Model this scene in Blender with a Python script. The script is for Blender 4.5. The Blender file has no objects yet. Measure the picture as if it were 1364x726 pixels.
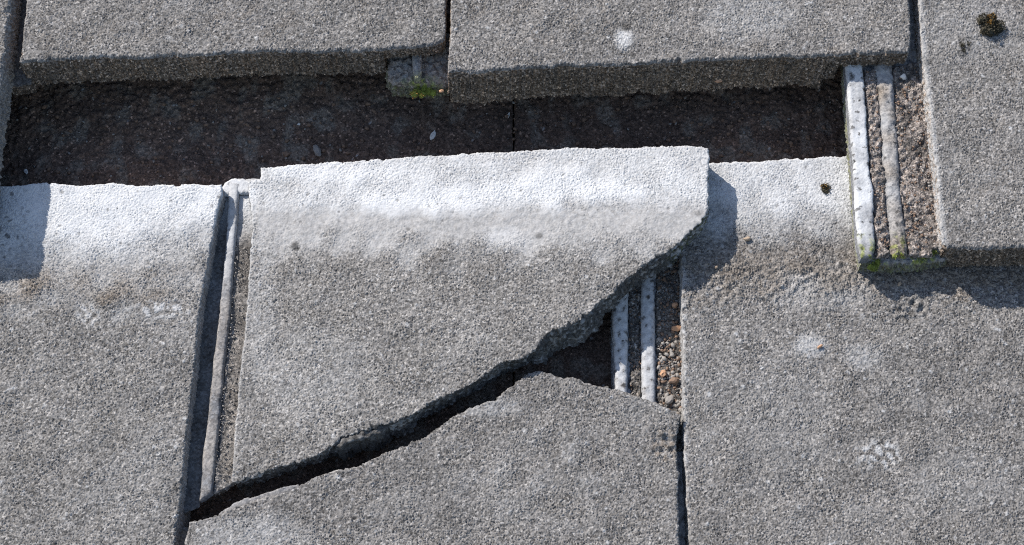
import bpy, math, random
import numpy as np
from mathutils import Matrix, Vector

# ------------------------------------------------------------------ camera, sky, sun, exposure
sc = bpy.context.scene
PITCH = math.radians(30.0)                    # slope of the roof
ROOF = Matrix.Translation((0, 0, 4.0)) @ Matrix.Rotation(PITCH, 4, 'X')   # roof coordinates -> world
TILT, FOC, DIST = math.radians(23.0), 2050.0, 932.0    # camera against the roof's normal; focal length in photo pixels; mm
IW, IH = 1364.0, 726.0

cam_data = bpy.data.cameras.new('camera')
cam_data.sensor_width = 36.0
cam_data.lens = FOC / IW * 36.0
cam_data.clip_start, cam_data.clip_end = 0.01, 200.0
cam = bpy.data.objects.new('camera', cam_data)
sc.collection.objects.link(cam)
cpos = Vector((0, -math.sin(TILT) * DIST, math.cos(TILT) * DIST))
cam.matrix_world = ROOF @ (Matrix.Translation(cpos / 1000) @ Matrix.Rotation(TILT, 4, 'X'))
sc.camera = cam

SUN_EL, SUN_AZ = math.radians(36.0), math.radians(135.0)     # in roof coordinates: from up-slope on the left
sdir = Vector((math.cos(SUN_EL) * math.cos(SUN_AZ), math.cos(SUN_EL) * math.sin(SUN_AZ), math.sin(SUN_EL)))
sdir = (ROOF.to_3x3() @ sdir).normalized()
sun_data = bpy.data.lights.new('sun', 'SUN')
sun_data.energy = 4.3
sun_data.angle = math.radians(0.5)
sun_data.color = (1.0, 0.95, 0.88)
sun = bpy.data.objects.new('sun', sun_data)
sun.rotation_euler = sdir.to_track_quat('Z', 'Y').to_euler()
sc.collection.objects.link(sun)

world = bpy.data.worlds.new('World')
sc.world = world
world.use_nodes = True
wn = world.node_tree
sky = wn.nodes.new('ShaderNodeTexSky')
sky.sky_type = 'NISHITA'
sky.sun_disc = False
sky.sun_elevation = math.asin(sdir.z)
sky.sun_rotation = math.atan2(sdir.x, sdir.y)
bg = wn.nodes['Background']
bg.inputs[1].default_value = 0.125
wn.links.new(sky.outputs[0], bg.inputs[0])

sc.view_settings.view_transform = 'Standard'
sc.view_settings.look = 'None'
sc.view_settings.exposure = 0.62
sc.view_settings.gamma = 1.0
sc.view_settings.use_curve_mapping = False
sc.cycles.use_denoising = False
sc.cycles.pixel_filter_type = 'BLACKMAN_HARRIS'
sc.cycles.filter_width = 1.1
sc.cycles.max_bounces = 8
sc.cycles.diffuse_bounces = 5

# ------------------------------------------------------------------ measuring: photograph <-> roof (millimetres)
ST, CT = math.sin(TILT), math.cos(TILT)
CX, CY, CZ = 0.0, -ST * DIST, CT * DIST

def on_plane(u, v, z0=0.0, a=0.0):
    """Point of the roof surface z = z0 + a*x seen at photograph pixel (u, v)."""
    u = np.asarray(u, float); v = np.asarray(v, float)
    du, dv = (u - IW / 2) / FOC, -(v - IH / 2) / FOC
    dx, dy, dz = du, ST + dv * CT, -CT + dv * ST
    t = (z0 + a * CX - CZ) / (dz - a * dx)
    return CX + t * dx, CY + t * dy

def to_px(x, y, z):
    rx, ry, rz = x - CX, y - CY, z - CZ
    dep = ry * ST - rz * CT
    return IW / 2 + FOC * rx / dep, IH / 2 - FOC * (ry * CT + rz * ST) / dep

# ------------------------------------------------------------------ tileable noise sheets
NT, RES = 2048, 0.25                          # 2048 samples of 0.25 mm
rng = np.random.default_rng(7)
_k = np.fft.fftfreq(NT, RES)
_kk = np.hypot(_k[:, None], np.fft.rfftfreq(NT, RES)[None, :])

def sheet(wave, width=0.45):
    spec = np.fft.rfft2(rng.standard_normal((NT, NT)))
    k0 = 1.0 / wave
    spec *= np.exp(-((_kk - k0) / (k0 * width)) ** 2)
    spec[0, 0] = 0
    t = np.fft.irfft2(spec, s=(NT, NT))
    return (t / t.std()).astype(np.float32)

SH = {'fine': sheet(1.1), 'grain': sheet(1.5, 0.8), 'mid': sheet(6.0, 0.6), 'big': sheet(28.0, 0.7), 'huge': sheet(110.0, 0.8)}

def nz(kind, x, y, seed=0):
    t = SH[kind]
    fx = (np.asarray(x) + seed * 37.31) / RES; fy = (np.asarray(y) + seed * 91.73) / RES
    ix = np.floor(fx).astype(int); iy = np.floor(fy).astype(int)
    ax = (fx - ix).astype(np.float32); ay = (fy - iy).astype(np.float32)
    ix %= NT; iy %= NT
    jx = (ix + 1) % NT; jy = (iy + 1) % NT
    return (t[ix, iy] * (1 - ax) + t[jx, iy] * ax) * (1 - ay) + (t[ix, jy] * (1 - ax) + t[jx, jy] * ax) * ay

def sstep(a, b, v):
    t = np.clip((v - a) / (b - a), 0, 1)
    return t * t * (3 - 2 * t)

# ------------------------------------------------------------------ materials
def new_mat(name):
    m = bpy.data.materials.new(name); m.use_nodes = True
    nt = m.node_tree
    return m, nt, nt.nodes['Principled BSDF']

def node(nt, kind, **kw):
    n = nt.nodes.new(kind)
    for k, v in kw.items(): setattr(n, k, v)
    return n

def ramp(nt, src, stops):
    r = node(nt, 'ShaderNodeValToRGB')
    el = r.color_ramp.elements
    while len(el) < len(stops): el.new(0.5)
    for e, (p, c) in zip(el, stops):
        e.position = p
        e.color = (c, c, c, 1) if isinstance(c, (int, float)) else (*c, 1)
    nt.links.new(src, r.inputs[0])
    return r.outputs[0]

def mix(nt, fac, a, b, blend='MIX'):
    m = node(nt, 'ShaderNodeMix', data_type='RGBA', blend_type=blend)
    for sock, v in ((m.inputs[0], fac), (m.inputs[6], a), (m.inputs[7], b)):
        if isinstance(v, bpy.types.NodeSocket): nt.links.new(v, sock)
        elif isinstance(v, (int, float)): sock.default_value = v
        else: sock.default_value = (*v, 1) if len(v) == 3 else v
    return m.outputs[2]

def math_n(nt, op, a, b=0.0, clamp=False):
    m = node(nt, 'ShaderNodeMath', operation=op, use_clamp=clamp)
    for s, v in ((m.inputs[0], a), (m.inputs[1], b)):
        if isinstance(v, bpy.types.NodeSocket): nt.links.new(v, s)
        else: s.default_value = v
    return m.outputs[0]

def noise(nt, pos, scale, detail=3.0, rough=0.6):
    n = node(nt, 'ShaderNodeTexNoise')
    n.inputs['Scale'].default_value = scale
    n.inputs['Detail'].default_value = detail
    n.inputs['Roughness'].default_value = rough
    nt.links.new(pos, n.inputs['Vector'])
    return n.outputs['Fac']

def concrete(name, stops, tint=(1, 1, 1), bump=0.5, grain=880.0, white=(0.56, 0.565, 0.57)):
    """Sanded concrete. The mesh carries four masks: lime white and painted light, brown soil, black grime and painted shade, moss green."""
    m, nt, b = new_mat(name)
    L = nt.links
    pos = node(nt, 'ShaderNodeNewGeometry').outputs['Position']
    vo = node(nt, 'ShaderNodeTexVoronoi'); vo.inputs['Scale'].default_value = grain
    L.new(pos, vo.inputs['Vector'])
    sep = node(nt, 'ShaderNodeSeparateColor'); L.new(vo.outputs['Color'], sep.inputs[0])
    r = sep.outputs[0]
    cal = node(nt, 'ShaderNodeAttribute', attribute_name='calm').outputs['Fac']
    base = ramp(nt, r, stops)
    mean = sum(c for _, c in stops[1:-1]) / max(1, len(stops) - 2)
    base = mix(nt, math_n(nt, 'MULTIPLY', cal, 0.7), base, (mean * 1.25,) * 3)
    blot = noise(nt, pos, 22.0, 5.0, 0.62)
    base = mix(nt, 1.0, base, ramp(nt, blot, [(0.28, 0.80), (0.5, 1.0), (0.72, 1.15)]), 'MULTIPLY')
    base = mix(nt, 1.0, base, tint, 'MULTIPLY')
    at = node(nt, 'ShaderNodeAttribute', attribute_name='wear')
    ws = node(nt, 'ShaderNodeSeparateColor'); L.new(at.outputs['Color'], ws.inputs[0])
    fine = noise(nt, pos, 420.0, 3.0, 0.6)
    soft = math_n(nt, 'SUBTRACT', fine, 0.5)
    def mask(src, amt):
        s = math_n(nt, 'MULTIPLY', soft, amt)
        gate = math_n(nt, 'MULTIPLY', src, 6.0, True)
        s = math_n(nt, 'MULTIPLY', s, gate)
        return math_n(nt, 'ADD', src, s, True)
    wcol = mix(nt, math_n(nt, 'MULTIPLY', r, 0.22), white, (0.42, 0.42, 0.43))
    c = mix(nt, mask(ws.outputs[1], 1.3), base, mix(nt, r, (0.10, 0.082, 0.066), (0.28, 0.24, 0.20)))
    c = mix(nt, mask(ws.outputs[0], 0.9), c, wcol)
    c = mix(nt, mask(ws.outputs[2], 1.0), c, mix(nt, r, (0.020, 0.019, 0.019), (0.07, 0.066, 0.062)))
    c = mix(nt, mask(at.outputs['Alpha'], 1.6), c, mix(nt, r, (0.05, 0.065, 0.012), (0.27, 0.30, 0.05)))
    L.new(c, b.inputs['Base Color'])
    b.inputs['Roughness'].default_value = 0.9
    b.inputs['Specular IOR Level'].default_value = 0.25
    h = math_n(nt, 'ADD', noise(nt, pos, 640.0, 2.0, 0.6), math_n(nt, 'MULTIPLY', r, 0.25))
    bu = node(nt, 'ShaderNodeBump'); L.new(math_n(nt, 'MULTIPLY', math_n(nt, 'SUBTRACT', 1.0, math_n(nt, 'MULTIPLY', cal, 0.75)), bump), bu.inputs['Strength'])
    bu.inputs['Distance'].default_value = 0.0010
    L.new(h, bu.inputs['Height']); L.new(bu.outputs[0], b.inputs['Normal'])
    return m

GREY = [(0.0, 0.075), (0.3, 0.155), (0.65, 0.21), (0.9, 0.27), (1.0, 0.38)]
M_TILE = concrete('weathered_concrete', GREY, (1.02, 0.97, 0.92))
M_COOL = concrete('weathered_dark_concrete', GREY, (0.955, 0.905, 0.86))
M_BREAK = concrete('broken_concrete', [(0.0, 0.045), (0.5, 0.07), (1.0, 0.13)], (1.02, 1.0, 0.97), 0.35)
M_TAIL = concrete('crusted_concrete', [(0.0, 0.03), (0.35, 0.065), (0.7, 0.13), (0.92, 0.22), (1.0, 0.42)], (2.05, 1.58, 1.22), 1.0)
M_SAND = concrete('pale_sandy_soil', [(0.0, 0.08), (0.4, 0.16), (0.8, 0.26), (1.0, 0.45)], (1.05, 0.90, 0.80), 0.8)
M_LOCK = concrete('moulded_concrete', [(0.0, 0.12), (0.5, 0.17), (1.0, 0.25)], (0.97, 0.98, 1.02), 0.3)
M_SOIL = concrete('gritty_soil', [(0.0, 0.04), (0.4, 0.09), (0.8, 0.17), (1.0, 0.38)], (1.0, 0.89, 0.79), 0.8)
M_FELT = concrete('mineral_felt', [(0.0, 0.04), (0.5, 0.07), (0.95, 0.11), (1.0, 0.28)], (1.7, 1.14, 0.86), 0.8)

def stone_mat(name, col):
    m, nt, b = new_mat(name)
    pos = node(nt, 'ShaderNodeNewGeometry').outputs['Position']
    f = noise(nt, pos, 500.0)
    nt.links.new(mix(nt, f, tuple(c * 0.6 for c in col), tuple(min(1, c * 1.4) for c in col)), b.inputs['Base Color'])
    b.inputs['Roughness'].default_value = 0.8
    return m
M_ORANGE = stone_mat('orange_stone', (0.42, 0.24, 0.14))
M_TAN = stone_mat('tan_stone', (0.33, 0.25, 0.18))
M_PALE = stone_mat('pale_stone', (0.62, 0.60, 0.57))
M_BROWN = stone_mat('brown_grit', (0.17, 0.11, 0.075))
M_GREYGRIT = stone_mat('grey_grit', (0.24, 0.22, 0.20))
M_MOSS = stone_mat('green_moss', (0.16, 0.20, 0.03))
M_DRY = stone_mat('dry_dark_moss', (0.045, 0.038, 0.022))
M_RUST = stone_mat('ochre_lichen', (0.36, 0.20, 0.05))

# ------------------------------------------------------------------ things and parts
def tag(o, label, cat, group=None, kind=None):
    o['label'] = label; o['category'] = cat
    if group: o['group'] = group
    if kind: o['kind'] = kind
    return o

def place(o, x, y, z, rz=0.0):
    o.matrix_world = ROOF @ Matrix.Translation((x / 1000, y / 1000, z / 1000)) @ Matrix.Rotation(rz, 4, 'Z')

def thing(name, u, v, z, label, cat, group=None):
    o = bpy.data.objects.new(name, None)
    o.empty_display_size = 0.02
    sc.collection.objects.link(o)
    x, y = on_plane(u, v, z)
    place(o, float(x), float(y), z)
    o['kind'] = 'thing'
    o['origin'] = [float(x), float(y), float(z)]
    return tag(o, label, cat, group)

def link_mesh(name, me, mat, parent=None, origin=None):
    o = bpy.data.objects.new(name, me)
    sc.collection.objects.link(o)
    me.materials.append(mat)
    if parent is not None:
        o.parent = parent
        if 'origin' in parent: o['origin'] = list(parent['origin'])
    else:
        place(o, *origin)
    return o

# an outline point is (u, v) or (u, v, style); a style holds until the next one
FLAT = dict(gr=1.0, jag=0.35, rnd=1.2, slant=0.0, bot=-33.0, rough=0.35)
HALFLAP = dict(FLAT)

def outline(pts, z0, a, step=0.7, seed=0):
    st = dict(FLAT); P = []; S = []
    for p in pts:
        if len(p) > 2: st = {**FLAT, **p[2]}
        P.append(p[:2]); S.append(st)
    P = np.array(P, float)
    x, y = on_plane(P[:, 0], P[:, 1], z0, a)
    X, Y, st_i = [], [], []
    n = len(P)
    for i in range(n):
        j = (i + 1) % n
        d = math.hypot(x[j] - x[i], y[j] - y[i])
        k = max(1, int(d / step))
        t = np.arange(k) / k
        X.append(x[i] + (x[j] - x[i]) * t); Y.append(y[i] + (y[j] - y[i]) * t)
        st_i += [i] * k
    X = np.concatenate(X); Y = np.concatenate(Y); st_i = np.array(st_i)
    seg = np.hypot(np.roll(X, -1) - X, np.roll(Y, -1) - Y)
    s = np.concatenate([[0], np.cumsum(seg)[:-1]])
    tx = np.roll(X, -1) - np.roll(X, 1); ty = np.roll(Y, -1) - np.roll(Y, 1)
    ln = np.hypot(tx, ty) + 1e-9
    area = 0.5 * np.sum(X * np.roll(Y, -1) - np.roll(X, -1) * Y)
    sg = 1.0 if area > 0 else -1.0
    nx, ny = sg * ty / ln, -sg * tx / ln
    get = lambda k: np.array([S[i][k] for i in st_i], float)
    jag, rnd, bot, rough = get('jag'), get('rnd'), get('bot'), get('rough')
    gr = get('gr')
    sl = get('slant')
    w = np.ones(9) / 9
    sm = lambda q: np.convolve(np.concatenate([q[-4:], q, q[:4]]), w, 'valid')
    sl = sm(sl)
    chip = nz('mid', s * 0.7, s * 0 + 31, seed)
    wob = 0.28 * nz('grain', s, s * 0 + 5, seed) + 0.35 * nz('mid', s, s * 0 + 9, seed) + 0.55 * nz('big', s, s * 0 + 2, seed) - 2.2 * sstep(1.3, 2.3, chip)
    X = X + nx * wob * jag; Y = Y + ny * wob * jag
    return dict(gr=gr, wob=wob * jag, X=X, Y=Y, s=s, nx=nx, ny=ny, rnd=rnd, bot=bot, rough=rough, slant=sl)

def axis(lo, hi, flo, fhi, fine, coarse=5.0):
    flo, fhi = max(lo, flo), min(hi, fhi)
    if fhi <= flo: return np.arange(lo, hi + coarse, coarse)
    a = np.arange(lo, flo, coarse) if flo > lo else np.array([])
    b = np.arange(flo, fhi, fine)
    c = np.arange(fhi, hi + coarse, coarse)
    return np.concatenate([a, b, c])

def field(name, pts, z0, mat, parent=None, a=0.0, fine=0.54, seed=0, amp=(0.47, 0.26, 0.10, 0.22), calm=None, wallmat=None, wear=None, relief=None,
          wallwear=(0, 0, 0, 0), levels=7, origin=None, flatten=True):
    """A solid with a height-field top (real sand grain relief) inside an outline and rough side faces below it."""
    O = outline(pts, z0, a, seed=seed)
    PX, PY = O['X'], O['Y']
    fx0, fy0 = -335.0, -205.0; fx1, fy1 = 335.0, 205.0
    gx = axis(PX.min() - 1, PX.max() + 1, fx0, fx1, fine)
    gy = axis(PY.min() - 1, PY.max() + 1, fy0, fy1, fine)
    cx = 0.5 * (gx[:-1] + gx[1:]); cy = 0.5 * (gy[:-1] + gy[1:])
    QX, QY = np.roll(PX, -1), np.roll(PY, -1)
    keep = np.zeros((len(cx), len(cy)), bool)
    for j, yy in enumerate(cy):
        m = (PY > yy) != (QY > yy)
        if not m.any(): continue
        xs = np.sort(PX[m] + (yy - PY[m]) / (QY[m] - PY[m]) * (QX[m] - PX[m]))
        keep[:, j] = (np.searchsorted(xs, cx) % 2) == 1
    nxg, nyg = len(gx), len(gy)
    vid = np.arange(nxg * nyg).reshape(nxg, nyg)
    I, J = np.nonzero(keep)
    quads = np.stack([vid[I, J], vid[I + 1, J], vid[I + 1, J + 1], vid[I, J + 1]], 1)
    # boundary edges, oriented with the face
    def nb(di, dj):
        p = np.zeros((keep.shape[0] + 2, keep.shape[1] + 2), bool); p[1:-1, 1:-1] = keep
        return p[1 + di:keep.shape[0] + 1 + di, 1 + dj:keep.shape[1] + 1 + dj]
    E = []
    for (di, dj), (p, q) in {(0, -1): ((0, 0), (1, 0)), (1, 0): ((1, 0), (1, 1)), (0, 1): ((1, 1), (0, 1)), (-1, 0): ((0, 1), (0, 0))}.items():
        i, j = np.nonzero(keep & ~nb(di, dj))
        E.append(np.stack([vid[i + p[0], j + p[1]], vid[i + q[0], j + q[1]]], 1))
    E = np.concatenate(E)
    used = np.unique(quads); remap = -np.ones(nxg * nyg, int); remap[used] = np.arange(len(used))
    quads = remap[quads]; E = remap[E]
    X = gx[used // nyg].copy(); Y = gy[used % nyg].copy()
    bv = np.unique(E)
    def nearest(ids, chunk=2000):
        d = np.empty(len(ids)); w = np.empty(len(ids), int)
        for c in range(0, len(ids), chunk):
            k = ids[c:c + chunk]
            q = (X[k, None] - PX) ** 2 + (Y[k, None] - PY) ** 2
            w[c:c + chunk] = q.argmin(1); d[c:c + chunk] = np.sqrt(q.min(1))
        return d, w
    _, wb = nearest(bv)
    X[bv] = PX[wb]; Y[bv] = PY[wb]
    # vertices near the edge
    rmax = O['rnd'].max()
    near = np.zeros(len(X), bool); near[bv] = True
    for _ in range(int(rmax / fine) + 1):
        t = near[quads].any(1); near[quads[t].ravel()] = True
    nid = np.nonzero(near)[0]
    d, w = nearest(nid)
    rr = O['rnd'][w]
    tt = np.clip(1 - d / rr, 0, 1)
    drop = np.zeros(len(X)); drop[nid] = rr * 0.85 * (1 - np.sqrt(np.clip(1 - tt * tt, 0, 1)))
    edge = np.full(len(X), 99.0); edge[nid] = d
    U, V = to_px(X, Y, z0 + a * X)
    wr = np.zeros((len(X), 4), np.float32)
    if wear is not None:
        for k, val in enumerate(wear(U, V, X, Y)):
            if val is not None: wr[:, k] = np.clip(val, 0, 1)
    ga, fa, ma, ba = amp
    cm = np.clip(calm(U, V, X, Y), 0, 1) if calm is not None else np.zeros(len(X))
    smooth = (1 - 0.38 * np.clip(wr[:, 0], 0, 1) if flatten else 1.0) * (1 - 0.8 * cm) * (1 + 0.28 * np.tanh(nz('big', X, Y, seed + 9)))
    g = nz('grain', X, Y, seed); g = np.tanh(g * 0.9)
    Z = z0 + a * X + (ga * g + fa * nz('fine', X, Y, seed)) * smooth + ma * (1 - 0.6 * np.clip(wr[:, 0], 0, 1)) * nz('mid', X, Y, seed) + ba * nz('big', X, Y, seed)
    if relief is not None: Z = Z + relief(U, V, X, Y, edge)
    Z = Z - drop
    # side faces
    nb_ = len(bv); col = -np.ones(len(X), int); col[bv] = np.arange(nb_)
    ztop = Z[bv]; zb = O['bot'][wb] + a * X[bv]
    zb = zb + np.where(O['rough'][wb] > 0.65, 1.3 * nz('big', O['s'][wb], O['s'][wb] * 0 + 7, seed) + 0.7 * nz('mid', O['s'][wb], O['s'][wb] * 0 + 3, seed), 0)
    sl = O['slant'][wb]; rg = O['rough'][wb]; gw = O['gr'][wb]; ss = O['s'][wb]
    VX, VY, VZ = [X], [Y], [Z]; base = len(X)
    for l in range(1, levels + 1):
        t = l / levels
        zz = ztop * (1 - t) + zb * t
        dp = ztop - zz
        n = gw * 0.65 * nz('grain', ss, dp * 1.0 + 40, seed + 3) + 0.6 * nz('mid', ss, dp * 1.6 + 80, seed + 5) + gw * 0.4 * nz('fine', ss, dp + 20, seed) + 0.5 * np.tanh(2 * nz('mid', ss * 0.5, dp * 2.2, seed + 6))
        off = sl * t ** 0.8 + rg * n * np.minimum(1, dp / 2.5) - O['wob'][wb] * 0.9 * (1 - np.exp(-dp / 1.5))
        VX.append(X[bv] + O['nx'][wb] * off); VY.append(Y[bv] + O['ny'][wb] * off)
        VZ.append(zz + (rg * 0.7 * nz('mid', ss, ss * 0 + 3, seed + 8) if l == levels else 0))
    ids = [bv] + [base + l * nb_ + np.arange(nb_) for l in range(levels)]
    walls = []
    c0, c1 = col[E[:, 0]], col[E[:, 1]]
    for l in range(levels):
        walls.append(np.stack([ids[l][c1], ids[l][c0], ids[l + 1][c0], ids[l + 1][c1]], 1))
    faces = np.concatenate([quads] + walls)
    VX, VY, VZ = np.concatenate(VX), np.concatenate(VY), np.concatenate(VZ)
    ox, oy, oz = (parent['origin'] if parent is not None else origin)
    co = np.stack([VX - ox, VY - oy, VZ - oz], 1).astype(np.float32) / 1000
    if callable(wallwear):
        ww = np.zeros((nb_ * levels, 4), np.float32)
        for k, val in enumerate(wallwear(np.tile(U[bv], levels), np.tile(ss, levels), np.tile(ztop, levels) - VZ[base:])):
            ww[:, k] = np.clip(val, 0, 1)
        wall_w = ww
    else:
        wall_w = np.tile(np.array(wallwear, np.float32), (nb_ * levels, 1))
    cfull = np.concatenate([cm, np.zeros(nb_ * levels)]).astype(np.float32)
    wfull = np.concatenate([wr, wall_w])
    me = bpy.data.meshes.new(name)
    me.vertices.add(len(co)); me.vertices.foreach_set('co', co.ravel())
    nl = len(faces) * 4
    loops = faces.ravel()
    starts = np.arange(len(faces)) * 4
    me.loops.add(len(loops)); me.loops.foreach_set('vertex_index', loops.astype(np.int32))
    me.polygons.add(len(starts)); me.polygons.foreach_set('loop_start', starts.astype(np.int32))
    me.update(calc_edges=True)
    at = me.attributes.new('wear', 'FLOAT_COLOR', 'POINT')
    at.data.foreach_set('color', wfull.astype(np.float32).ravel())
    me.attributes.new('calm', 'FLOAT', 'POINT').data.foreach_set('value', cfull)
    me.polygons.foreach_set('use_smooth', np.ones(len(me.polygons), bool))
    me.update()
    o = link_mesh(name, me, mat, parent, origin)
    if wallmat is not None:
        me.materials.append(wallmat)
        mi = np.zeros(len(me.polygons), np.int32); mi[len(quads):] = 1
        me.polygons.foreach_set('material_index', mi)
    return o

def blob(U, V, u, v, ru, rv=None, soft=0.5):
    """Soft-edged patch of wear, 1 inside."""
    rv = rv or ru
    d = np.hypot((U - u) / ru, (V - v) / rv)
    return 1 - sstep(1 - soft, 1 + soft, d)

TAIL = dict(jag=0.7, rnd=2.2, rough=0.7)
HEAD = dict(jag=0.5, rnd=1.6)
SIDE = dict(jag=0.45, rnd=1.2)
CRACK = dict(jag=0.9, rnd=0.3, bot=-17, rough=0.9, slant=-4.5, gr=0.3)

# ------------------------------------------------------------------ underlay (the dark boards of felt below the tiles)
def felt_wear(U, V, X, Y):
    n = nz('big', X, Y, 2); h = nz('huge', X, Y, 2)
    return (sstep(2.4, 2.9, nz('grain', X, Y, 4)) * 0.7, sstep(0.0, 1.8, n + 0.5 * h + 0.6 * nz('big', X * 2.5, Y * 0.4, 6)) * 0.7, sstep(-0.5, 1.5, -h - 0.5 * n) * 0.2, None)
fa_ = (0.45, 0.25, 0.55, 0.6)
under = [('underlay_sheet', [(-260, -200), (683, -200), (683, 900), (-260, 900)], -34.0, 'black mineral felt showing in the dark gap left of the seam'),
         ('underlay_sheet', [(685, -200), (1640, -200), (1640, 900), (685, 900)], -34.6, 'black mineral felt showing in the dark gap right of the seam')]
for i, (nm, pts, z, lab) in enumerate(under):
    cxm, cym = on_plane(sum(p[0] for p in pts) / 4, 350, z)
    pts[0] = (*pts[0], dict(bot=z - 4, jag=0.3, rnd=0.8, rough=0.2))
    o = field(nm, pts, z, M_FELT, None, fine=1.3, seed=20 + i, amp=fa_, wear=felt_wear, levels=2, origin=(float(cxm), float(cym), z), flatten=False)
    o['kind'] = 'structure'; o['label'] = lab

# ------------------------------------------------------------------ whole tiles of the lower course
def generic(U, V, X, Y, seed):
    """Small pale lichen flecks and dark pits that every weathered face has."""
    g = nz('mid', X, Y, seed); b = nz('big', X, Y, seed)
    w = sstep(2.2, 3.0, g + 0.35 * b) * 0.4 + sstep(0.9, 2.6, nz('huge', X, Y, seed) + 0.5 * b) * 0.06
    dk = sstep(2.2, 3.0, -g + 0.3 * b) * 0.5
    return w, dk

# left tile
def wearA(U, V, X, Y):
    w, dk = generic(U, V, X, Y, 1)
    n = nz('big', X, Y, 1); m = nz('mid', X, Y, 1)
    hg = nz('huge', X, Y, 1)
    lim = 318 + 6 * hg + 3 * n - 0.07 * (U - 100)
    band = 1 - sstep(-50, 50, V - lim)
    leftp = 1 - sstep(58, 76, U + 3 * m)
    w2 = band * (0.80 + 0.04 * n + 0.22 * blob(U, V, 120, 275, 55, 34, 0.8) + 0.16 * blob(U, V, 235, 268, 60, 20, 0.8)) + 0.26 * (1 - sstep(340, 440, V + 14 * n)) 
    w2 = w2 + 0.5 * blob(U, V, 215, 412, 34, 12) * (m > 0.2) + 0.35 * blob(U, V, 118, 420, 16, 16) * (m > 0)
    br = 0.8 * np.exp(-((V - 372 - 6 * n) / 24) ** 2) * (0.75 + 0.2 * n) + 0.5 * leftp * np.exp(-((V - 370) / 18) ** 2)
    dk = dk + 0.7 * (1 - sstep(15, 45, U)) * sstep(1.0, 1.8, m) * (1 - sstep(320, 350, V))
    dk = dk + 0.25 * sstep(-0.2, 1.6, n) * sstep(250, 265, V) * (U > 262) * (1 - sstep(6, 14, 300 - U))
    return np.maximum(w, w2), br, dk, None
def relA(U, V, X, Y, e):
    return 0.5 * sstep(40, 0, np.abs(V - 385)) * nz('grain', X, Y, 11) * 0.6
tA = thing('roof_tile', 40, 560, -33, 'grey concrete roof tile at lower left, whitened along its top edge', 'roof tile', 'concrete roof tiles')
field('slab', [(-330, 250, HEAD), (0, 246), (60, 243), (100, 246), (150, 243), (200, 247), (240, 244), (294, 246, SIDE), (296, 256), (288, 286), (276, 358),
               (269, 391), (263, 440), (260, 483), (250, 559), (241, 656), (233, 724), (205, 960, TAIL), (-330, 990, SIDE)],
      0.0, M_TILE, tA, seed=1, wear=wearA, relief=relA, wallmat=M_SAND, wallwear=(0.25, 0.2, 0.1, 0))  # pale sandy side faces: sky and bounced light put into their colour

# right tile
def wearC(U, V, X, Y):
    w, dk = generic(U, V, X, Y, 2)
    n = nz('big', X, Y, 2); m = nz('mid', X, Y, 2)
    lim = 296 + 5 * n + 1.5 * m
    w2 = (1 - sstep(-42, 40, V - lim)) * (0.74 + 0.04 * n)
    w2 = w2 + 0.16 * blob(U, V, 1095, 385, 70, 26) + 0.36 * blob(U, V, 1078, 460, 22, 14) + 0.22 * blob(U, V, 1150, 475, 26, 16) \
        + 0.55 * blob(U, V, 1170, 605, 28, 18) * sstep(-0.6, 0.8, m) + 0.08 * blob(U, V, 1040, 560, 60, 90) + 0.08 * blob(U, V, 1290, 640, 70, 40)
    w2 = w2 + 0.32 * sstep(9, 2, U - (908 + 0.012 * (V - 340))) * sstep(-1.2, 0.8, m)
    br = 0.85 * np.exp(-((V - 356 - 8 * n) / 30) ** 2) * (0.75 + 0.25 * n) + 0.6 * blob(U, V, 1010, 385, 14, 9) * (m > 0.3)
    br = br + 0.5 * blob(U, V, 1240, 372, 110, 10)
    dk = dk + 0.3 * np.exp(-((V - 350 - 8 * n) / 22) ** 2) * sstep(-0.6, 1.2, m + n)
    dk = dk + 0.7 * blob(U, V, 1210, 415, 22, 16) * sstep(0.2, 1.2, m) + 0.5 * blob(U, V, 1120, 640, 12, 8) * (m < -0.4)
    return np.maximum(w, w2), br, dk, None
def relC(U, V, X, Y, e):
    lump = np.exp(-((V - 375) / 36) ** 2) * (0.35 * nz('mid', X, Y, 12) + 0.35 * nz('grain', X, Y, 13))
    return lump + 0.6 * blob(U, V, 1215, 412, 26, 14) * nz('mid', X, Y, 14)
tC = thing('roof_tile', 1140, 600, -33, 'grey concrete roof tile at lower right, its top edge white and its left ribs exposed', 'roof tile', 'concrete roof tiles')
field('slab', [(903, 217, HEAD), (948, 216), (1000, 214), (1050, 211), (1100, 209), (1131, 207), (1300, 203), (1600, 195, SIDE), (1640, 960, TAIL),
               (923, 960, SIDE), (918, 726), (914.7, 655), (912, 593), (910, 562), (911, 505), (909, 436), (907, 340)],
      0.0, M_COOL, tC, seed=2, wear=wearC, relief=relC, wallwear=(0.35, 0.35, 0.1, 0))
def wearLock(U, V, X, Y):
    m = nz('mid', X, Y, 6)
    return (0.55 + 0.25 * m, 0.15 + 0.2 * m, sstep(1.3, 2.0, m) * 0.6, None)
LK = dict(bot=-33, jag=0.25, rnd=0.8, rough=0.3)
il = field('interlock', [(812, 200, LK), (911, 200), (915, 560), (921, 900), (822, 900), (817, 520), (816, 409)], -16.0, M_LOCK, tC, seed=7,
           amp=(0.15, 0.1, 0.15, 0.1), wear=wearLock, wallwear=(0.3, 0.1, 0.1, 0))
def wearRib(lo, hi, speck=1.75, soil=0.0, w=0.95):
    def f(U, V, X, Y):
        m = nz('mid', X, Y, 8); g = nz('grain', X, Y, 8)
        return (w * sstep(-3, 0, m + 2.0) - 0.1 * m, soil * sstep(0.2, 1.5, m), sstep(speck, speck + 0.5, m + 0.5 * g) * 0.85, None)
    return f
RB = dict(bot=-17, jag=0.15, rnd=3.0, rough=0.15)
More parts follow.
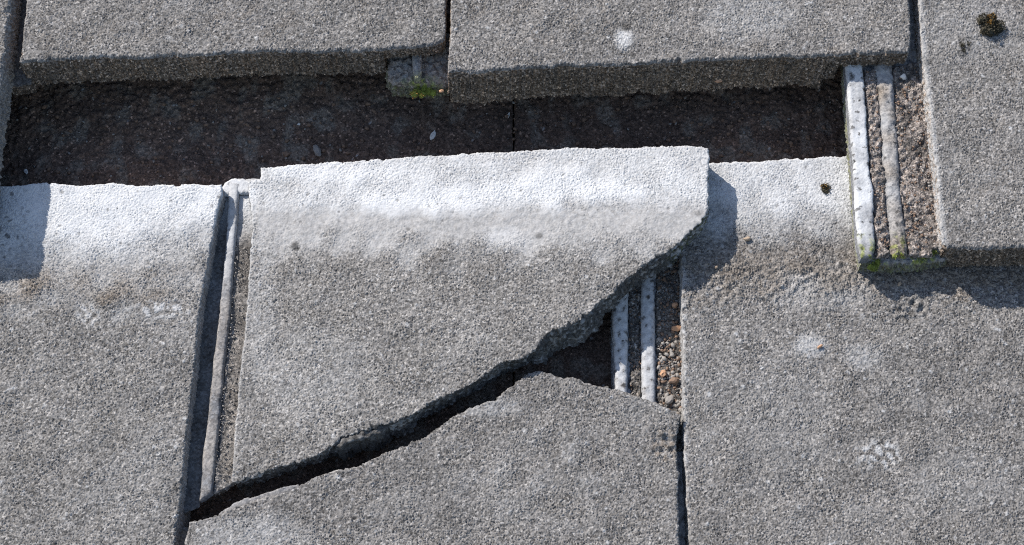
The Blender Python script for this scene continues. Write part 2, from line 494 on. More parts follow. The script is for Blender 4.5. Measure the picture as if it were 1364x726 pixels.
field('rib', [(813.5, 210, RB), (833, 210), (837, 386), (836, 522), (838, 700), (822, 700), (820, 522), (815.5, 409)], -9.5, M_LOCK, il, seed=31,
      amp=(0.1, 0.07, 0.12, 0.1), wear=wearRib(0, 1, 1.5, soil=0.4, w=0.52), fine=0.5, levels=4)
field('rib', [(858, 210, RB), (870, 210), (872, 376), (873.5, 532), (876, 700), (856, 700), (855, 518), (854, 396)], -9.5, M_LOCK, il, seed=32,
      amp=(0.1, 0.07, 0.12, 0.1), wear=wearRib(0, 1, 1.5, soil=0.4, w=0.52), fine=0.5, levels=4)

# ------------------------------------------------------------------ the broken tile: upper piece (slid and tipped up to the right) and lower piece
A1 = 20.0 / 284.0
Z1 = 20.0 - A1 * 120.0
def wearB(U, V, X, Y):
    w, dk = generic(U, V, X, Y, 3)
    n = nz('big', X, Y, 3); m = nz('mid', X, Y, 3)
    lim = 280 + 8 * np.sin((U - 330) / 110.0) + 3 * n + 0.012 * (U - 600)
    band = 1 - sstep(-26, 30, V - lim)
    streak = np.exp(-((V - (262 + 7 * np.sin(U / 70.0) - 0.01 * (U - 600))) / 20) ** 2) * sstep(400, 600, U) * (1 - 0.6 * sstep(760, 920, U)) + 0.7 * np.exp(-((V - 228) / 14) ** 2) * sstep(345, 380, U) * (1 - sstep(480, 620, U))
    band = band * (0.68 + 0.42 * streak + 0.05 * n)
    haze = 0.30 * (1 - sstep(300, 360, V + 8 * n - 0.01 * U))
    w2 = np.maximum(band, haze)
    w2 = w2 + 0.16 * blob(U, V, 345, 410, 22, 90) + 0.12 * blob(U, V, 420, 500, 70, 60) + 0.25 * blob(U, V, 670, 320, 30, 16)
    w2 = w2 + 0.25 * sstep(10, 2, U - (333 - 0.083 * (V - 290))) * (V > 250)
    br = 0.14 * (1 - sstep(300, 380, V)) * sstep(280, 300, V) + 0.5 * blob(U, V, 343, 350, 12, 6) * (m > 0.2)
    dk = dk + 0.8 * blob(U, V, 393, 328, 5, 6) + 0.6 * blob(U, V, 718, 314, 5, 4) + 0.5 * blob(U, V, 930, 284, 5, 4)
    return np.maximum(w, w2), br, dk, None
def crack_wear_light(U, S, D):
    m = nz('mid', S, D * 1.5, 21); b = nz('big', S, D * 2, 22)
    pale = sstep(0.5, 1.6, m + 0.6 * b) * 0.35 + 0.35 * sstep(880, 915, U) * sstep(-0.8, 0.8, m)  # pale facets; the right end's lit look is painted in as well
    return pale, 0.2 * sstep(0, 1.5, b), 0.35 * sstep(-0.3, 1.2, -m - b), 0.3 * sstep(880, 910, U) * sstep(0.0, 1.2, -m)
tB = thing('tile_fragment', 600, 420, -20, 'upper piece of the cracked roof tile, white along its top and tipped up', 'tile fragment')
LEFT1 = dict(jag=0.35, rnd=1.0, bot=-12.5, rough=0.3)
field('slab', [(347, 222, dict(HEAD, bot=-18)), (400, 219), (450, 214), (500, 211), (560, 207), (620, 204), (700, 200), (760, 196), (800, 197), (860, 195), (900, 193),
               (936, 194), (943, 197), (945, 205, dict(SIDE, bot=-18)), (944, 250), (945, 278), (938, 291, dict(CRACK, slant=0.5)), (915, 311), (905, 323), (890, 334), (860, 351), (835, 371), (815, 391),
               (800, 398, dict(CRACK, slant=5)), (778, 421), (760, 431, dict(CRACK, slant=3.5)), (747, 436), (731, 444), (716, 463, dict(CRACK, slant=-3)), (693, 477), (670, 483), (646.5, 498), (623, 513), (596, 527), (569, 539),
               (550, 550, dict(CRACK, slant=1.0)), (530, 560), (505, 565), (488, 575), (454, 582), (446, 593, CRACK), (425, 606), (382, 620), (349, 631), (323, 639), (309, 641, LEFT1),
               (311, 600), (317, 525), (328, 420), (333, 340), (336, 290), (331, 262), (331, 240, dict(HEAD, bot=-14)), (347, 238)],
      Z1, M_TILE, tB, a=A1, seed=3, wear=wearB, wallwear=crack_wear_light, wallmat=M_BREAK, calm=lambda U, V, X, Y: 0.8 * sstep(262, 286, V) * (1 - sstep(300, 345, V + 8 * nz('big', X, Y, 3))) * sstep(336, 350, U), levels=26)
# left interlock of the broken tile: flat channel, rib, sloping soiled ledge
ZL = Z1 + A1 * (-175) - 12.0
def wearShadeBL(U, V, X, Y):
    m = nz('mid', X, Y, 9); n = nz('big', X, Y, 9)
    top = 1 - sstep(255, 330, V)
    return (0.6 * top + 0.03, 0.15 + 0.1 * n * (1 - top), 0.55 * (1 - top) + 0.1 * n, None)  # dark mask below the white head paints the channel's shade into its colour
LB = dict(bot=-20, jag=0.3, rnd=0.8, rough=0.4)
il = field('interlock', [(280, 268, LB), (292, 256), (303, 243), (318, 238), (347, 238), (342, 420), (330, 560), (322, 637, dict(CRACK, bot=-20, jag=0.8)), (309, 641), (288, 655), (262, 675), (247, 684, LB),
                         (232, 690), (248, 480)], ZL, M_LOCK, tB, seed=9, amp=(0.12, 0.08, 0.1, 0.1), wear=wearShadeBL, wallwear=(0, 0.5, 0.2, 0))
def wearRibB(U, V, X, Y):
    m = nz('mid', X, Y, 10); n = nz('big', X, Y, 10)
    top = 1 - sstep(300, 430, V)
    return (0.45 * top + 0.12 + 0.1 * n, (1 - top) * (0.6 + 0.25 * n) + 0.3 * sstep(0, 8, U - (307 - 0.075 * (V - 300))), sstep(1.6, 2.2, m) * 0.5, None)
RL = dict(bot=-13, jag=0.2, rnd=2.4, rough=0.15)
field('rib', [(304, 241, RL), (319, 241), (315, 300), (310, 360), (306, 420), (298, 490), (292, 559), (287, 610), (282, 657), (265, 668), (269, 610), (276, 559), (283, 483), (291, 420), (297, 360), (302, 300)],
      ZL + 4.8, M_LOCK, il, seed=33, amp=(0.06, 0.08, 0.06, 0.2), wear=wearRibB, fine=0.5, levels=4)
def wearLedge(U, V, X, Y):
    m = nz('mid', X, Y, 15); n = nz('big', X, Y, 15)
    top = 1 - sstep(268, 340, V)
    return (0.75 * top + 0.10, (1 - top) * (0.35 + 0.2 * n), sstep(0.0, 2.0, n + 0.4 * m + nz('grain', X, Y, 3) * 0.5 + 1.5 * sstep(-10, 8, U - (320 - 0.075 * (V - 300))) * (1 - sstep(430, 560, V))) * 0.6 * (1 - top), None)
field('ledge', [(314, 242, dict(bot=-16, jag=0.4, rnd=1.0, rough=0.4)), (346, 240), (340, 300), (336, 360), (331, 430), (322, 540), (313, 640), (300, 650), (283, 657), (290, 600), (296, 530), (304, 440), (310, 350)],
      ZL + 3.2, M_SOIL, il, seed=34, amp=(0.2, 0.15, 0.08, 0.35), wear=wearLedge, fine=0.6, levels=3,
      relief=lambda U, V, X, Y, e: -2.2 * sstep(-16, 4, U - (318 - 0.07 * (V - 300))))
field('end_stop', [(294, 252, dict(bot=-14, jag=0.4, rnd=2.0, rough=0.4)), (299, 242), (309, 237), (322, 237), (333, 241), (334, 258), (322, 258), (312, 254), (303, 262), (297, 260)], ZL + 4.5, M_LOCK, il, seed=35,
      amp=(0.1, 0.08, 0.1, 0.4), wear=lambda U, V, X, Y: (0.85 + 0 * U, None, sstep(1.2, 1.8, nz('mid', X, Y, 3)) * 0.5, None), fine=0.5, levels=4)

BL = dict(bot=-17, jag=0.5, rnd=0.7, rough=0.8, gr=0.4)
def wearChip(U, V, X, Y):
    m = nz('mid', X, Y, 23)
    return 0.12 * sstep(0, 1.5, m), 0.1 + 0 * U, 0.4 * sstep(0.5, 1.6, -m), None
field('broken_ledge', [(447, 594, BL), (456, 582), (474, 577), (490, 574), (506, 564), (520, 562), (516, 570), (507, 578), (494, 583), (477, 585), (464, 590), (455, 597)], Z1 - 2.5, M_BREAK, tB, a=A1, seed=71, fine=0.5,
      amp=(0.2, 0.12, 0.35, 0.8), wear=wearChip, levels=6, relief=lambda U, V, X, Y, e: -3.0 * sstep(0, 14, (V - 588) + 0.32 * (U - 470)))
def wearB2(U, V, X, Y):
    w, dk = generic(U, V, X, Y, 4)
    m = nz('mid', X, Y, 4); n = nz('big', X, Y, 4)
    w2 = 0.22 * blob(U, V, 650, 540, 40, 14) + 0.20 * blob(U, V, 340, 715, 70, 30) + 0.08 * blob(U, V, 700, 640, 120, 60) * (0.5 + 0.5 * n)
    br = 0.75 * blob(U, V, 886, 592, 17, 22) * sstep(-0.8, 0.6, m)
    dk = dk + 0.5 * blob(U, V, 880, 582, 10, 6) * (m > 0)
    return np.maximum(w, w2), br, dk, None
tB2 = thing('tile_fragment', 560, 690, -20, 'lower piece of the cracked roof tile with a pointed broken top edge', 'tile fragment')
C2 = dict(CRACK, slant=1.0, jag=0.7)
field('slab', [(252.5, 696, C2), (290, 687), (302, 679), (330, 670), (365, 659), (399, 648.5), (416, 639), (450, 627), (475, 622), (501, 610), (538, 594.5), (569, 581), (596, 560), (623, 544), (654, 535),
               (670, 523), (689, 510), (700.5, 498), (712, 493.5), (731, 496), (743, 502), (766, 505), (779, 511), (800, 513.5, dict(C2, bot=-8.5)), (816, 518), (849, 528), (875, 537), (898, 548), (905, 553),
               (903, 565, dict(SIDE, bot=-8.5, jag=0.6)), (902, 578), (902, 624), (904, 687), (905.5, 726), (912, 960, TAIL), (222, 960, SIDE), (247, 726)],
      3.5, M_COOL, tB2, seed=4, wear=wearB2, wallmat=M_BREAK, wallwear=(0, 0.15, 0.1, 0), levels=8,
      relief=lambda U, V, X, Y, e: -1.3 * blob(U, V, 886, 592, 15, 20) + 0.5 * blob(U, V, 886, 592, 17, 22) * nz('mid', X, Y, 3))
field('chipped_edge', [(292, 684, dict(bot=-14, jag=0.4, rnd=1.0, rough=0.5)), (312, 670), (325, 663), (345, 659), (370, 650), (386, 646), (397, 645), (400, 650), (385, 657), (360, 664), (335, 674), (315, 680)], 1.6, M_LOCK, tB2, seed=36,
      amp=(0.12, 0.1, 0.12, 0.3), wear=lambda U, V, X, Y: (0.10 + 0 * U, 0.3 + 0 * U, None, None), fine=0.5, levels=3)
field('interlock', [(226, 705, dict(bot=-20, jag=0.5, rough=0.5)), (262, 700), (250, 960), (200, 960)], -12.0, M_LOCK, tB2, seed=37, amp=(0.4, 0.2, 0.4, 0.2),
      wear=lambda U, V, X, Y: (None, 0.8 + 0 * U, None, None), fine=0.8, levels=3)

# ------------------------------------------------------------------ upper course
def wearTop(seed, extra=None):
    def f(U, V, X, Y):
        w, dk = generic(U, V, X, Y, seed)
        br = 0.15 * sstep(0.5, 2.0, nz('big', X, Y, seed + 1))
        if extra:
            e = extra(U, V, X, Y)
            w = np.maximum(w, e[0]); dk = np.maximum(dk, e[1])
        return w, br, dk, None
    return f
tE = thing('roof_tile', 300, 0, 0, 'grey concrete roof tile at upper left with a rough dark bottom edge over the gap', 'roof tile', 'concrete roof tiles')
TL = dict(TAIL, bot=1.0)
field('slab', [(40, -260, dict(SIDE, bot=10)), (36, 0), (30, 47), (25, 83, TL), (65, 80), (107, 77), (179, 76), (251, 73), (300, 71), (350, 68), (422, 68), (480, 67), (512, 65, dict(TL, bot=18.5)),
               (551, 62), (580, 58), (592, 52, dict(SIDE, bot=18.5)), (593, 20), (594, 0), (597, -260, dict(HEAD, bot=0))],
      30.0, M_COOL, tE, seed=41, wear=wearTop(41, lambda U, V, X, Y: (0.25 * blob(U, V, 225, 50, 4, 4), 0.6 * blob(U, V, 63, 74, 6, 5) + 0.5 * sstep(560, 590, U - 0.35 * (58 - V)) * sstep(20, 60, V) * 0.5)),
      wallmat=M_TAIL, wallwear=(0.0, 0.2, 0.1, 0), levels=36)
field('interlock', [(-60, -200, dict(bot=1, jag=0.5, rnd=1.0, rough=0.6)), (48, -200), (42, 112), (-4, 118), (-20, 116)], 11.0, M_LOCK, tE, seed=42, amp=(0.4, 0.2, 0.3, 0.2), levels=6,
      wear=lambda U, V, X, Y: (None, 0.5 + 0 * U, 0.4 + 0 * U, None), wallmat=M_TAIL, wallwear=(0.0, 0.2, 0.2, 0))

def exF(U, V, X, Y):
    m = nz('mid', X, Y, 5)
    return 0.85 * blob(U, V, 831, 52, 11, 13, 0.6) * (0.75 + 0.25 * np.tanh(nz('grain', X, Y, 5))) + 0.2 * blob(U, V, 1000, 20, 60, 30), 0.8 * blob(U, V, 834, 36, 6, 5)
tF = thing('roof_tile', 900, 0, 0, 'grey concrete roof tile at upper centre bearing a round white lichen spot', 'roof tile', 'concrete roof tiles')
field('slab', [(605, -260, dict(SIDE, bot=12)), (601, 0), (599, 72), (597, 96, dict(TAIL, bot=-4)), (640, 96), (680, 92), (752, 87), (823, 86), (895, 82), (967, 78), (1030, 75), (1086, 74), (1108, 73, dict(TAIL, bot=4)), (1124, 72, dict(TAIL, bot=20.5)), (1139, 72),
               (1180, 71), (1211, 69, dict(SIDE, bot=20.5)), (1213, 50), (1211, 0), (1205, -260, dict(HEAD, bot=0))],
      34.0, M_COOL, tF, seed=43, wear=wearTop(43, exF), wallmat=M_TAIL, wallwear=(0.0, 0.2, 0.1, 0), levels=42)
def wearFL(U, V, X, Y):
    m = nz('mid', X, Y, 5)
    return 0.10 + 0.15 * m, 0.55 + 0.25 * m, 0.3 * sstep(0, 1.5, m), 1.1 * blob(U, V, 560, 122, 24, 16, 0.7) * sstep(-1, 0.5, m)
il = field('interlock', [(515.5, 40, dict(bot=-3, jag=0.5, rnd=4.5, rough=0.9)), (610, 40), (606, 112), (575, 114), (541, 112), (524, 110), (516, 102)], 12.0, M_SAND, tF, seed=44, amp=(0.35, 0.2, 0.5, 0.3), wear=wearFL, wallwear=(0.05, 0.45, 0.2, 0.25),
      levels=20, fine=0.5)
field('rib', [(549, 40, dict(bot=8, jag=0.4, rnd=2.6, rough=0.4)), (562, 40), (562, 90), (560, 105), (552, 106), (549, 92)], 16.0, M_SAND, il, seed=45, amp=(0.3, 0.2, 0.3, 0.2), levels=3, fine=0.5,
      wear=lambda U, V, X, Y: (0.35 + 0 * U, 0.4 + 0 * U, None, 0.5 * sstep(90, 105, V)))

def exG(U, V, X, Y):
    m = nz('mid', X, Y, 5)
    return 0.3 * sstep(8, 2, U - (1223.6 + 0.103 * V)) + 0.12 * blob(U, V, 1290, 40, 60, 40), 0.75 * blob(U, V, 1284, 62, 9, 14) * sstep(-0.8, 0.5, m) + 0.5 * blob(U, V, 1236, 82, 6, 6)
def g_wall(U, S, D):
    m = nz('mid', S, D, 25)
    side = U < 1257 + 0 * S
    return np.where(side, 0.45 + 0.25 * m, 0.0), np.where(side, 0.4, 0.2), 0.15 + 0.15 * m, 0 * U
tG = thing('roof_tile', 1310, 150, 0, 'grey concrete roof tile at far right with white ribs along its left side', 'roof tile', 'concrete roof tiles')
field('slab', [(1197, -260, dict(SIDE, bot=13, jag=0.5)), (1223.6, 0), (1229, 72), (1238, 143), (1250.5, 260), (1256, 322), (1262, 330, dict(TAIL, bot=0.3)), (1300, 331), (1364, 329), (1640, 320, SIDE), (1640, -260, HEAD)],
      28.0, M_COOL, tG, seed=46, wear=wearTop(46, exG), wallmat=M_TAIL, wallwear=g_wall, levels=34)
def wearGL(U, V, X, Y):
    m = nz('mid', X, Y, 6)
    low = sstep(310, 345, V)
    return 0.25 + 0.2 * m, 0.6 + 0.3 * m, 0.25 * sstep(0, 1.5, m), low * 0.75 * sstep(-0.6, 1.0, m + nz('big', X, Y, 4))
il = field('interlock', [(1098, -200, dict(bot=14, jag=0.3)), (1240, -200), (1262, 345, dict(bot=0.3, jag=0.9, rnd=2.0, rough=0.9)), (1225, 350), (1190, 351), (1149, 349, dict(bot=0.3, jag=0.3, rnd=1.0)), (1142, 300), (1136, 210), (1126, 90)], 14.0, M_LOCK, tG, seed=47,
      amp=(0.4, 0.25, 0.4, 0.3), wear=wearGL, wallwear=(0.1, 0.5, 0.2, 0.25), levels=8)
RG = dict(bot=12, jag=0.25, rnd=2.2, rough=0.2)
def wearRG(sp, soil):
    def f(U, V, X, Y):
        m = nz('mid', X, Y, 8); g = nz('grain', X, Y, 8); low = sstep(300, 345, V)
        b = nz('big', X, Y, 8)
        return (0.66 + 0.18 * b) * (1 - 0.7 * low) - soil * (0.45 + 0.25 * b), soil * (0.55 + 0.3 * b) + 0.3 * low, sstep(sp, sp + 0.5, m + 0.5 * g) * 0.85 + 0.6 * blob(U, V, 1136, 104, 7, 9) * (m > -0.3), low * 0.8 * sstep(-0.5, 0.8, m)
    return f
field('rib', [(1104, -190, RG), (1131, -190), (1150, 92), (1156, 180), (1160, 235), (1164, 252), (1166, 331), (1163, 343), (1148, 343), (1144, 328), (1140, 283), (1136, 210), (1132, 160), (1127, 94)], 20.5, M_LOCK, il, seed=48, amp=(0.08, 0.06, 0.12, 0.2),
      wear=wearRG(1.5, 0.0), fine=0.5, levels=5)
field('rib', [(1140, -190, dict(RG, rnd=4.5)), (1164, -190), (1191, 96), (1197, 180), (1202, 268), (1207, 300), (1211, 340), (1190, 341), (1187, 328), (1183, 267), (1178, 235), (1175, 166), (1167, 98)], 20.2, M_LOCK, il, seed=49, amp=(0.15, 0.12, 0.2, 0.3),
      wear=wearRG(1.7, 1.0), fine=0.5, levels=5)

tD = thing('roof_tile', -60, 60, 8, 'sliver of grey concrete roof tile in the upper left corner, its brown side showing', 'roof tile', 'concrete roof tiles')
field('slab', [(-300, -260, dict(SIDE, bot=8)), (40, -260, dict(SIDE, bot=9, jag=0.8, rough=0.7)), (14, 0), (7, 60), (2, 100), (-6, 150), (-24, 285, TL), (-300, 295, SIDE)], 31.0, M_TILE, tD, seed=50, wear=wearTop(50), wallwear=(0.12, 0.7, 0.0, 0), levels=24)

# ------------------------------------------------------------------ soil lying in the tile channels
def soil(pts, z, label, seed, amp=(0.40, 0.28, 0.5, 0.6), wear=None, mat=None):
    cxm, cym = on_plane(np.mean([p[0] for p in pts]), np.mean([p[1] for p in pts]), z)
    pts = [(*pts[0][:2], dict(bot=z - 4, jag=0.9, rnd=1.6, rough=0.5))] + pts[1:]
    o = field('soil', pts, z, mat or M_SOIL, None, fine=0.5, seed=seed, amp=amp, wear=wear, levels=3, origin=(float(cxm), float(cym), z - 3), flatten=False)
    return tag(o, label, 'soil', kind='stuff')
def swear(w0, d0):
    def f(U, V, X, Y):
        m = nz('mid', X, Y, 17); g = nz('grain', X, Y, 18)
        b = nz('big', X, Y, 19)
        return w0 * sstep(0.8, 2.0, g + 0.3 * m), None, d0 * sstep(0.2, 1.8, b + 0.5 * m + 0.4 * g), None
    return f
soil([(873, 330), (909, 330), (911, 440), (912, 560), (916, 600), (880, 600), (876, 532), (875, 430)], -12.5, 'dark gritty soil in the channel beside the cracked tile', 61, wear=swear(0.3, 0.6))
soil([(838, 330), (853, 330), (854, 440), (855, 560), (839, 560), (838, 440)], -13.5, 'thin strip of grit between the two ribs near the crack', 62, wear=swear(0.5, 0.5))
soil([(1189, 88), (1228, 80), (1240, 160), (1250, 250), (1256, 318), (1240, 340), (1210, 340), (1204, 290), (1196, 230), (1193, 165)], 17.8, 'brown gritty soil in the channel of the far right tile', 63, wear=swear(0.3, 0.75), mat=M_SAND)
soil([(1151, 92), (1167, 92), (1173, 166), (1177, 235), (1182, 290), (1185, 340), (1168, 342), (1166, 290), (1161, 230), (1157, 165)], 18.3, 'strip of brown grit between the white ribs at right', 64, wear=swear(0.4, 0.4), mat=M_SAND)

# ------------------------------------------------------------------ loose grit, pebbles, moss
def rock_mesh(name, rnd, sub=1, squash=0.7):
    import bmesh
    bm = bmesh.new()
    bmesh.ops.create_icosphere(bm, subdivisions=sub, radius=1.0)
    for v in bm.verts:
        k = rnd.uniform(0.72, 1.18)
        v.co = Vector((v.co.x * k, v.co.y * k * 0.85, v.co.z * k * squash))
    me = bpy.data.meshes.new(name); bm.to_mesh(me); bm.free()
    return me
rnd = random.Random(5)
def grit(label, spots, mat, origin_uvz, name='loose_grit'):
    """Uncountable loose grains joined into one mesh. spots: (x, y, z, r) in mm."""
    base = [np.array([v.co[:] for v in rock_mesh('tmp', rnd, 1).vertices]) for _ in range(5)]
    tm = rock_mesh('tmp', rnd, 1)
    tri = np.array([p.vertices[:] for p in tm.polygons])
    ox, oy = on_plane(origin_uvz[0], origin_uvz[1], origin_uvz[2]); oz = origin_uvz[2]
    V, F = [], []; n = 0
    for (x, y, z, r) in spots:
        b = base[rnd.randrange(5)]; t = rnd.uniform(0, 6.28); c, s = math.cos(t), math.sin(t)
        q = b * np.array([r * rnd.uniform(0.8, 1.4), r, r])
        V.append(np.stack([q[:, 0] * c - q[:, 1] * s + x - ox, q[:, 0] * s + q[:, 1] * c + y - oy, q[:, 2] + z - oz], 1) / 1000)
        F.append(tri + n); n += len(b)
    V = np.concatenate(V).astype(np.float32); F = np.concatenate(F).astype(np.int32)
    me = bpy.data.meshes.new(name)
    me.vertices.add(len(V)); me.vertices.foreach_set('co', V.ravel())
    me.loops.add(F.size); me.loops.foreach_set('vertex_index', F.ravel())
    me.polygons.add(len(F)); me.polygons.foreach_set('loop_start', np.arange(len(F), dtype=np.int32) * 3)
    me.update(calc_edges=True)
    o = link_mesh(name, me, mat, None, (float(ox), float(oy), oz))
    return tag(o, label, 'grit', kind='stuff')
def scatter(n, poly, z, r0, r1):
    """n grains inside a pixel quadrilateral (four corners, clockwise) lying at height z."""
    out = []
    for _ in range(n):
        s, t = rnd.random(), rnd.random()
        u = (1 - t) * ((1 - s) * poly[0][0] + s * poly[1][0]) + t * ((1 - s) * poly[3][0] + s * poly[2][0])
        v = (1 - t) * ((1 - s) * poly[0][1] + s * poly[1][1]) + t * ((1 - s) * poly[3][1] + s * poly[2][1])
        x, y = on_plane(u, v, z); r = r0 + (r1 - r0) * rnd.random() ** 2.5
        out.append((float(x), float(y), z + r * 0.3, r))
    return out
grit('brown grains of grit strewn in the dark channel by the crack', scatter(420, [(876, 340), (907, 340), (909, 555), (878, 540)], -12.3, 0.35, 1.5) + scatter(90, [(839, 370), (854, 370), (854, 525), (838, 520)], -13.2, 0.3, 1.0), M_BROWN, (890, 450, -13))
grit('grey grains of grit lying in the dark channel by the crack', scatter(110, [(876, 450), (907, 430), (909, 550), (878, 540)], -12.2, 0.5, 2.0), M_GREYGRIT, (890, 500, -13))
grit('brown grains of grit strewn in the far right tile channel', scatter(420, [(1190, 90), (1230, 90), (1254, 330), (1208, 335)], 18.0, 0.25, 1.1) + scatter(160, [(1152, 95), (1168, 95), (1184, 335), (1168, 335)], 18.5, 0.3, 1.0), M_BROWN, (1215, 230, 16))
grit('grey grains of grit lying in the far right tile channel', scatter(120, [(1190, 120), (1232, 120), (1254, 330), (1206, 335)], 18.0, 0.3, 1.2), M_GREYGRIT, (1215, 230, 16))
grit('brown grains of grit on the felt inside the dark gap', scatter(700, [(0, 130), (1120, 130), (1120, 215), (0, 240)], -34, 0.3, 2.0), M_BROWN, (560, 180, -34))
grit('grey grains of grit on the felt inside the dark gap', scatter(260, [(0, 130), (1120, 130), (1120, 215), (0, 240)], -34, 0.3, 1.2), M_GREYGRIT, (560, 180, -34))
grit('grey crumbs on the soiled ledge beside the left tile', scatter(260, [(308, 330), (318, 330), (294, 640), (284, 645)], ZL + 2.8, 0.25, 0.7) + scatter(260, [(318, 330), (331, 330), (306, 638), (294, 640)], ZL + 1.6, 0.25, 0.8), M_GREYGRIT, (310, 500, ZL + 3))

def pebble(u, v, z, r, mat, label, stretch=1.0, rz=0.0, group='loose pebbles'):
    me = rock_mesh('pebble', rnd, 2, 0.75)
    for vv in me.vertices:
        vv.co = Vector((vv.co.x * r * stretch, vv.co.y * r, vv.co.z * r)) / 1000
    x, y = on_plane(u, v, z)
    o = link_mesh('pebble', me, mat, None, (float(x), float(y), z + r * 0.5))
    o.matrix_world = o.matrix_world @ Matrix.Rotation(rz, 4, 'Z')
    return tag(o, label, 'pebble', group)
pebble(899, 407, -12, 2.0, M_ORANGE, 'upper of two orange pebbles in the dark channel beside the crack', 1.2, 0.3)
pebble(901, 438, -12, 2.2, M_ORANGE, 'lower of two orange pebbles in the dark channel beside the crack', 1.5, 0.2)
pebble(883, 498, -12, 2.2, M_ORANGE, 'dull orange pebble low in the channel near the grey lumps', 1.2, 1.2)
pebble(898, 508, -12, 2.8, M_BROWN, 'large brown lump of grit low in the dark channel', 1.2, 0.3)
pebble(891, 534, -12, 2.8, M_GREYGRIT, 'rounded grey lump at the bottom end of the channel, by the lower piece', 1.3, 1.0)
pebble(577, 181, -34, 2.0, M_PALE, 'white elongated pebble on the felt under the centre tile', 1.8, 1.3)
pebble(677, 154, -34, 1.2, M_PALE, 'small white pebble on the felt next to the seam', 1.8, 1.3)
pebble(35, 229, -34, 1.5, M_PALE, 'white pebble on the felt at the far left end of the gap', 1.3, 2.0)
pebble(398, 166, -34, 1.1, M_PALE, 'tiny pale pebble on the felt left of the mossy ledge', 1.2, 0.2)
pebble(381, 206, -34, 2.2, M_BROWN, 'brownish pebble on the felt just above the cracked tile', 1.3, 0.2)
pebble(423, 203, -34, 2.6, M_GREYGRIT, 'grey elongated pebble on the felt just above the cracked tile', 2.0, 2.0)
pebble(588, 122, 11, 1.5, M_ORANGE, 'orange pebble on the mossy ledge under the upper tiles', 1.1, 0.2)
pebble(995, 319, 0.5, 1.8, M_TAN, 'tan pebble stuck on the right tile below its white band', 1.3, 0.2)
pebble(954, 356, 0.5, 1.2, M_TAN, 'small tan pebble in the shadow cast by the lifted piece', 1.2, 0.9)
pebble(1092, 462, 0.5, 1.2, M_ORANGE, 'small reddish pebble on the right tile beside a pale spot', 1.8, 0.6)
pebble(1198, 379, 0.5, 1.2, M_TAN, 'small orange pebble in the shadow under the far right tile', 1.4, 0.9)
pebble(957, 109, 20, 1.2, M_ORANGE, 'small orange chip on the dark front edge of the centre tile', 1.8, 0.1)
pebble(397, 332, -4, 2.0, M_PALE, 'white chip on the upper piece of the cracked tile', 0.6, 0.1)
pebble(1203, 104, 17.5, 2.4, M_PALE, 'white chip at the head of the far right tile channel', 0.9, 0.4)

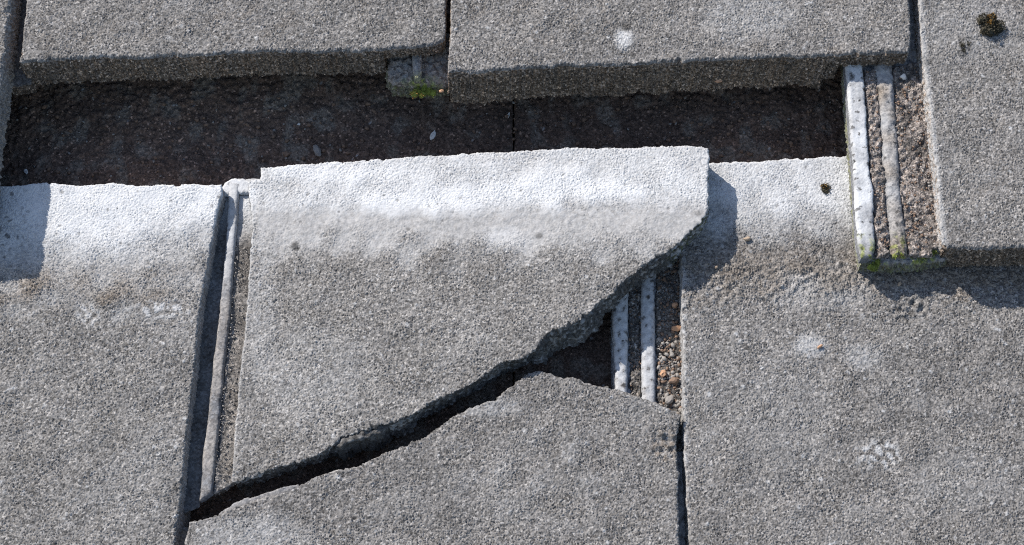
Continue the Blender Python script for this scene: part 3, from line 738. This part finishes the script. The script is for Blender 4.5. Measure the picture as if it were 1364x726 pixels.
def moss(u, v, z, w, h, tall, n, mats, label, name='moss_clump', seed=1, thick=0.6, cushions=7):
    """A tuft: several lumpy cushions grown together, covered in short leaflets."""
    r = random.Random(seed)
    t = thing(name, u, v, z, label, 'moss')
    C = []
    for _ in range(cushions):
        an, q = r.uniform(0, 6.28), math.sqrt(r.random()) * 0.75
        C.append((q * math.cos(an) * w, q * math.sin(an) * h, r.uniform(0.22, 0.5) * min(w, h), r.uniform(0.5, 1.0) * tall))
    import bmesh
    bm = bmesh.new()
    for (x, y, rad, hh) in C:
        st = bmesh.ops.create_icosphere(bm, subdivisions=2, radius=1.0)
        for vv in st['verts']:
            k = r.uniform(0.75, 1.15)
            vv.co = Vector((x + vv.co.x * rad * 0.9 * k, y + vv.co.y * rad * 0.9 * k, vv.co.z * hh * 0.8 * k)) / 1000
    me = bpy.data.meshes.new('cushion'); bm.to_mesh(me); bm.free()
    link_mesh('cushion', me, mats[0][0], t)
    for mat, share in mats:
        V, F = [], []
        for _ in range(int(n * share)):
            x, y, rad, hh = C[min(int(r.random() ** 1.2 * len(C)), len(C) - 1)] if mat is not M_RUST else C[r.randrange(2)]
            d = Vector((r.gauss(0, 1), r.gauss(0, 1), abs(r.gauss(0.3, 0.8)))).normalized()
            p = Vector((x + d.x * rad * r.uniform(0.8, 1.3), y + d.y * rad * r.uniform(0.8, 1.3), d.z * hh))
            ln, wd = r.uniform(0.5, 1.4) * thick * 1.6, r.uniform(0.22, 0.5) * thick * 1.4
            d = (d + Vector((r.uniform(-.7, .7), r.uniform(-.7, .7), r.uniform(-.3, .6)))).normalized()
            sd = d.cross(Vector((r.uniform(-1, 1), r.uniform(-1, 1), r.uniform(-1, 1)))).normalized() * wd
            up = d.cross(sd).normalized() * wd * 0.6
            i = len(V)
            V += [(p - sd) / 1000, (p + sd) / 1000, (p + up) / 1000, (p + d * ln) / 1000]
            F += [(i, i + 1, i + 3), (i + 1, i + 2, i + 3), (i + 2, i, i + 3), (i, i + 2, i + 1)]
        me = bpy.data.meshes.new('leaflets'); me.from_pydata(V, [], F); me.update()
        o = link_mesh('leaflets', me, mat, t); o['kind'] = 'stuff'
    return t
moss(1319, 35, 28, 10.5, 7.5, 8.0, 1300, [(M_DRY, 0.78), (M_RUST, 0.22)], 'dark dry moss clump on the far right tile near the top corner', seed=3, thick=0.9, cushions=11)
moss(1286, 62, 28, 3.5, 6.0, 1.8, 160, [(M_DRY, 1.0)], 'small dark smudge of dry moss below left of the big moss clump', seed=11, cushions=4)
moss(1097, 251, 0, 4.4, 4.0, 3.0, 300, [(M_DRY, 0.85), (M_RUST, 0.15)], 'small dark moss clump on the white band of the right tile', seed=4, cushions=5)
moss(563, 122, 7, 11.0, 5.0, 3.0, 900, [(M_MOSS, 0.9), (M_RUST, 0.1)], 'bright green moss on the ledge between the two upper tiles', seed=5, thick=0.5, cushions=12)
moss(1160, 350, 12, 6.0, 5.5, 4.2, 700, [(M_MOSS, 0.8), (M_DRY, 0.2)], 'green moss at the bottom end of the white rib at right', seed=6, thick=0.5, cushions=10)
moss(1238, 338, 15.5, 7.5, 3.8, 2.6, 420, [(M_MOSS, 0.55), (M_DRY, 0.25), (M_RUST, 0.2)], 'yellowish moss at the bottom corner of the far right soil channel', seed=7, thick=0.5, cushions=9)
moss(1196, 339, 18, 4.8, 3.4, 2.2, 260, [(M_MOSS, 0.7), (M_RUST, 0.3)], 'thin moss at the bottom end of the second rib at right', seed=8, thick=0.45, cushions=6)
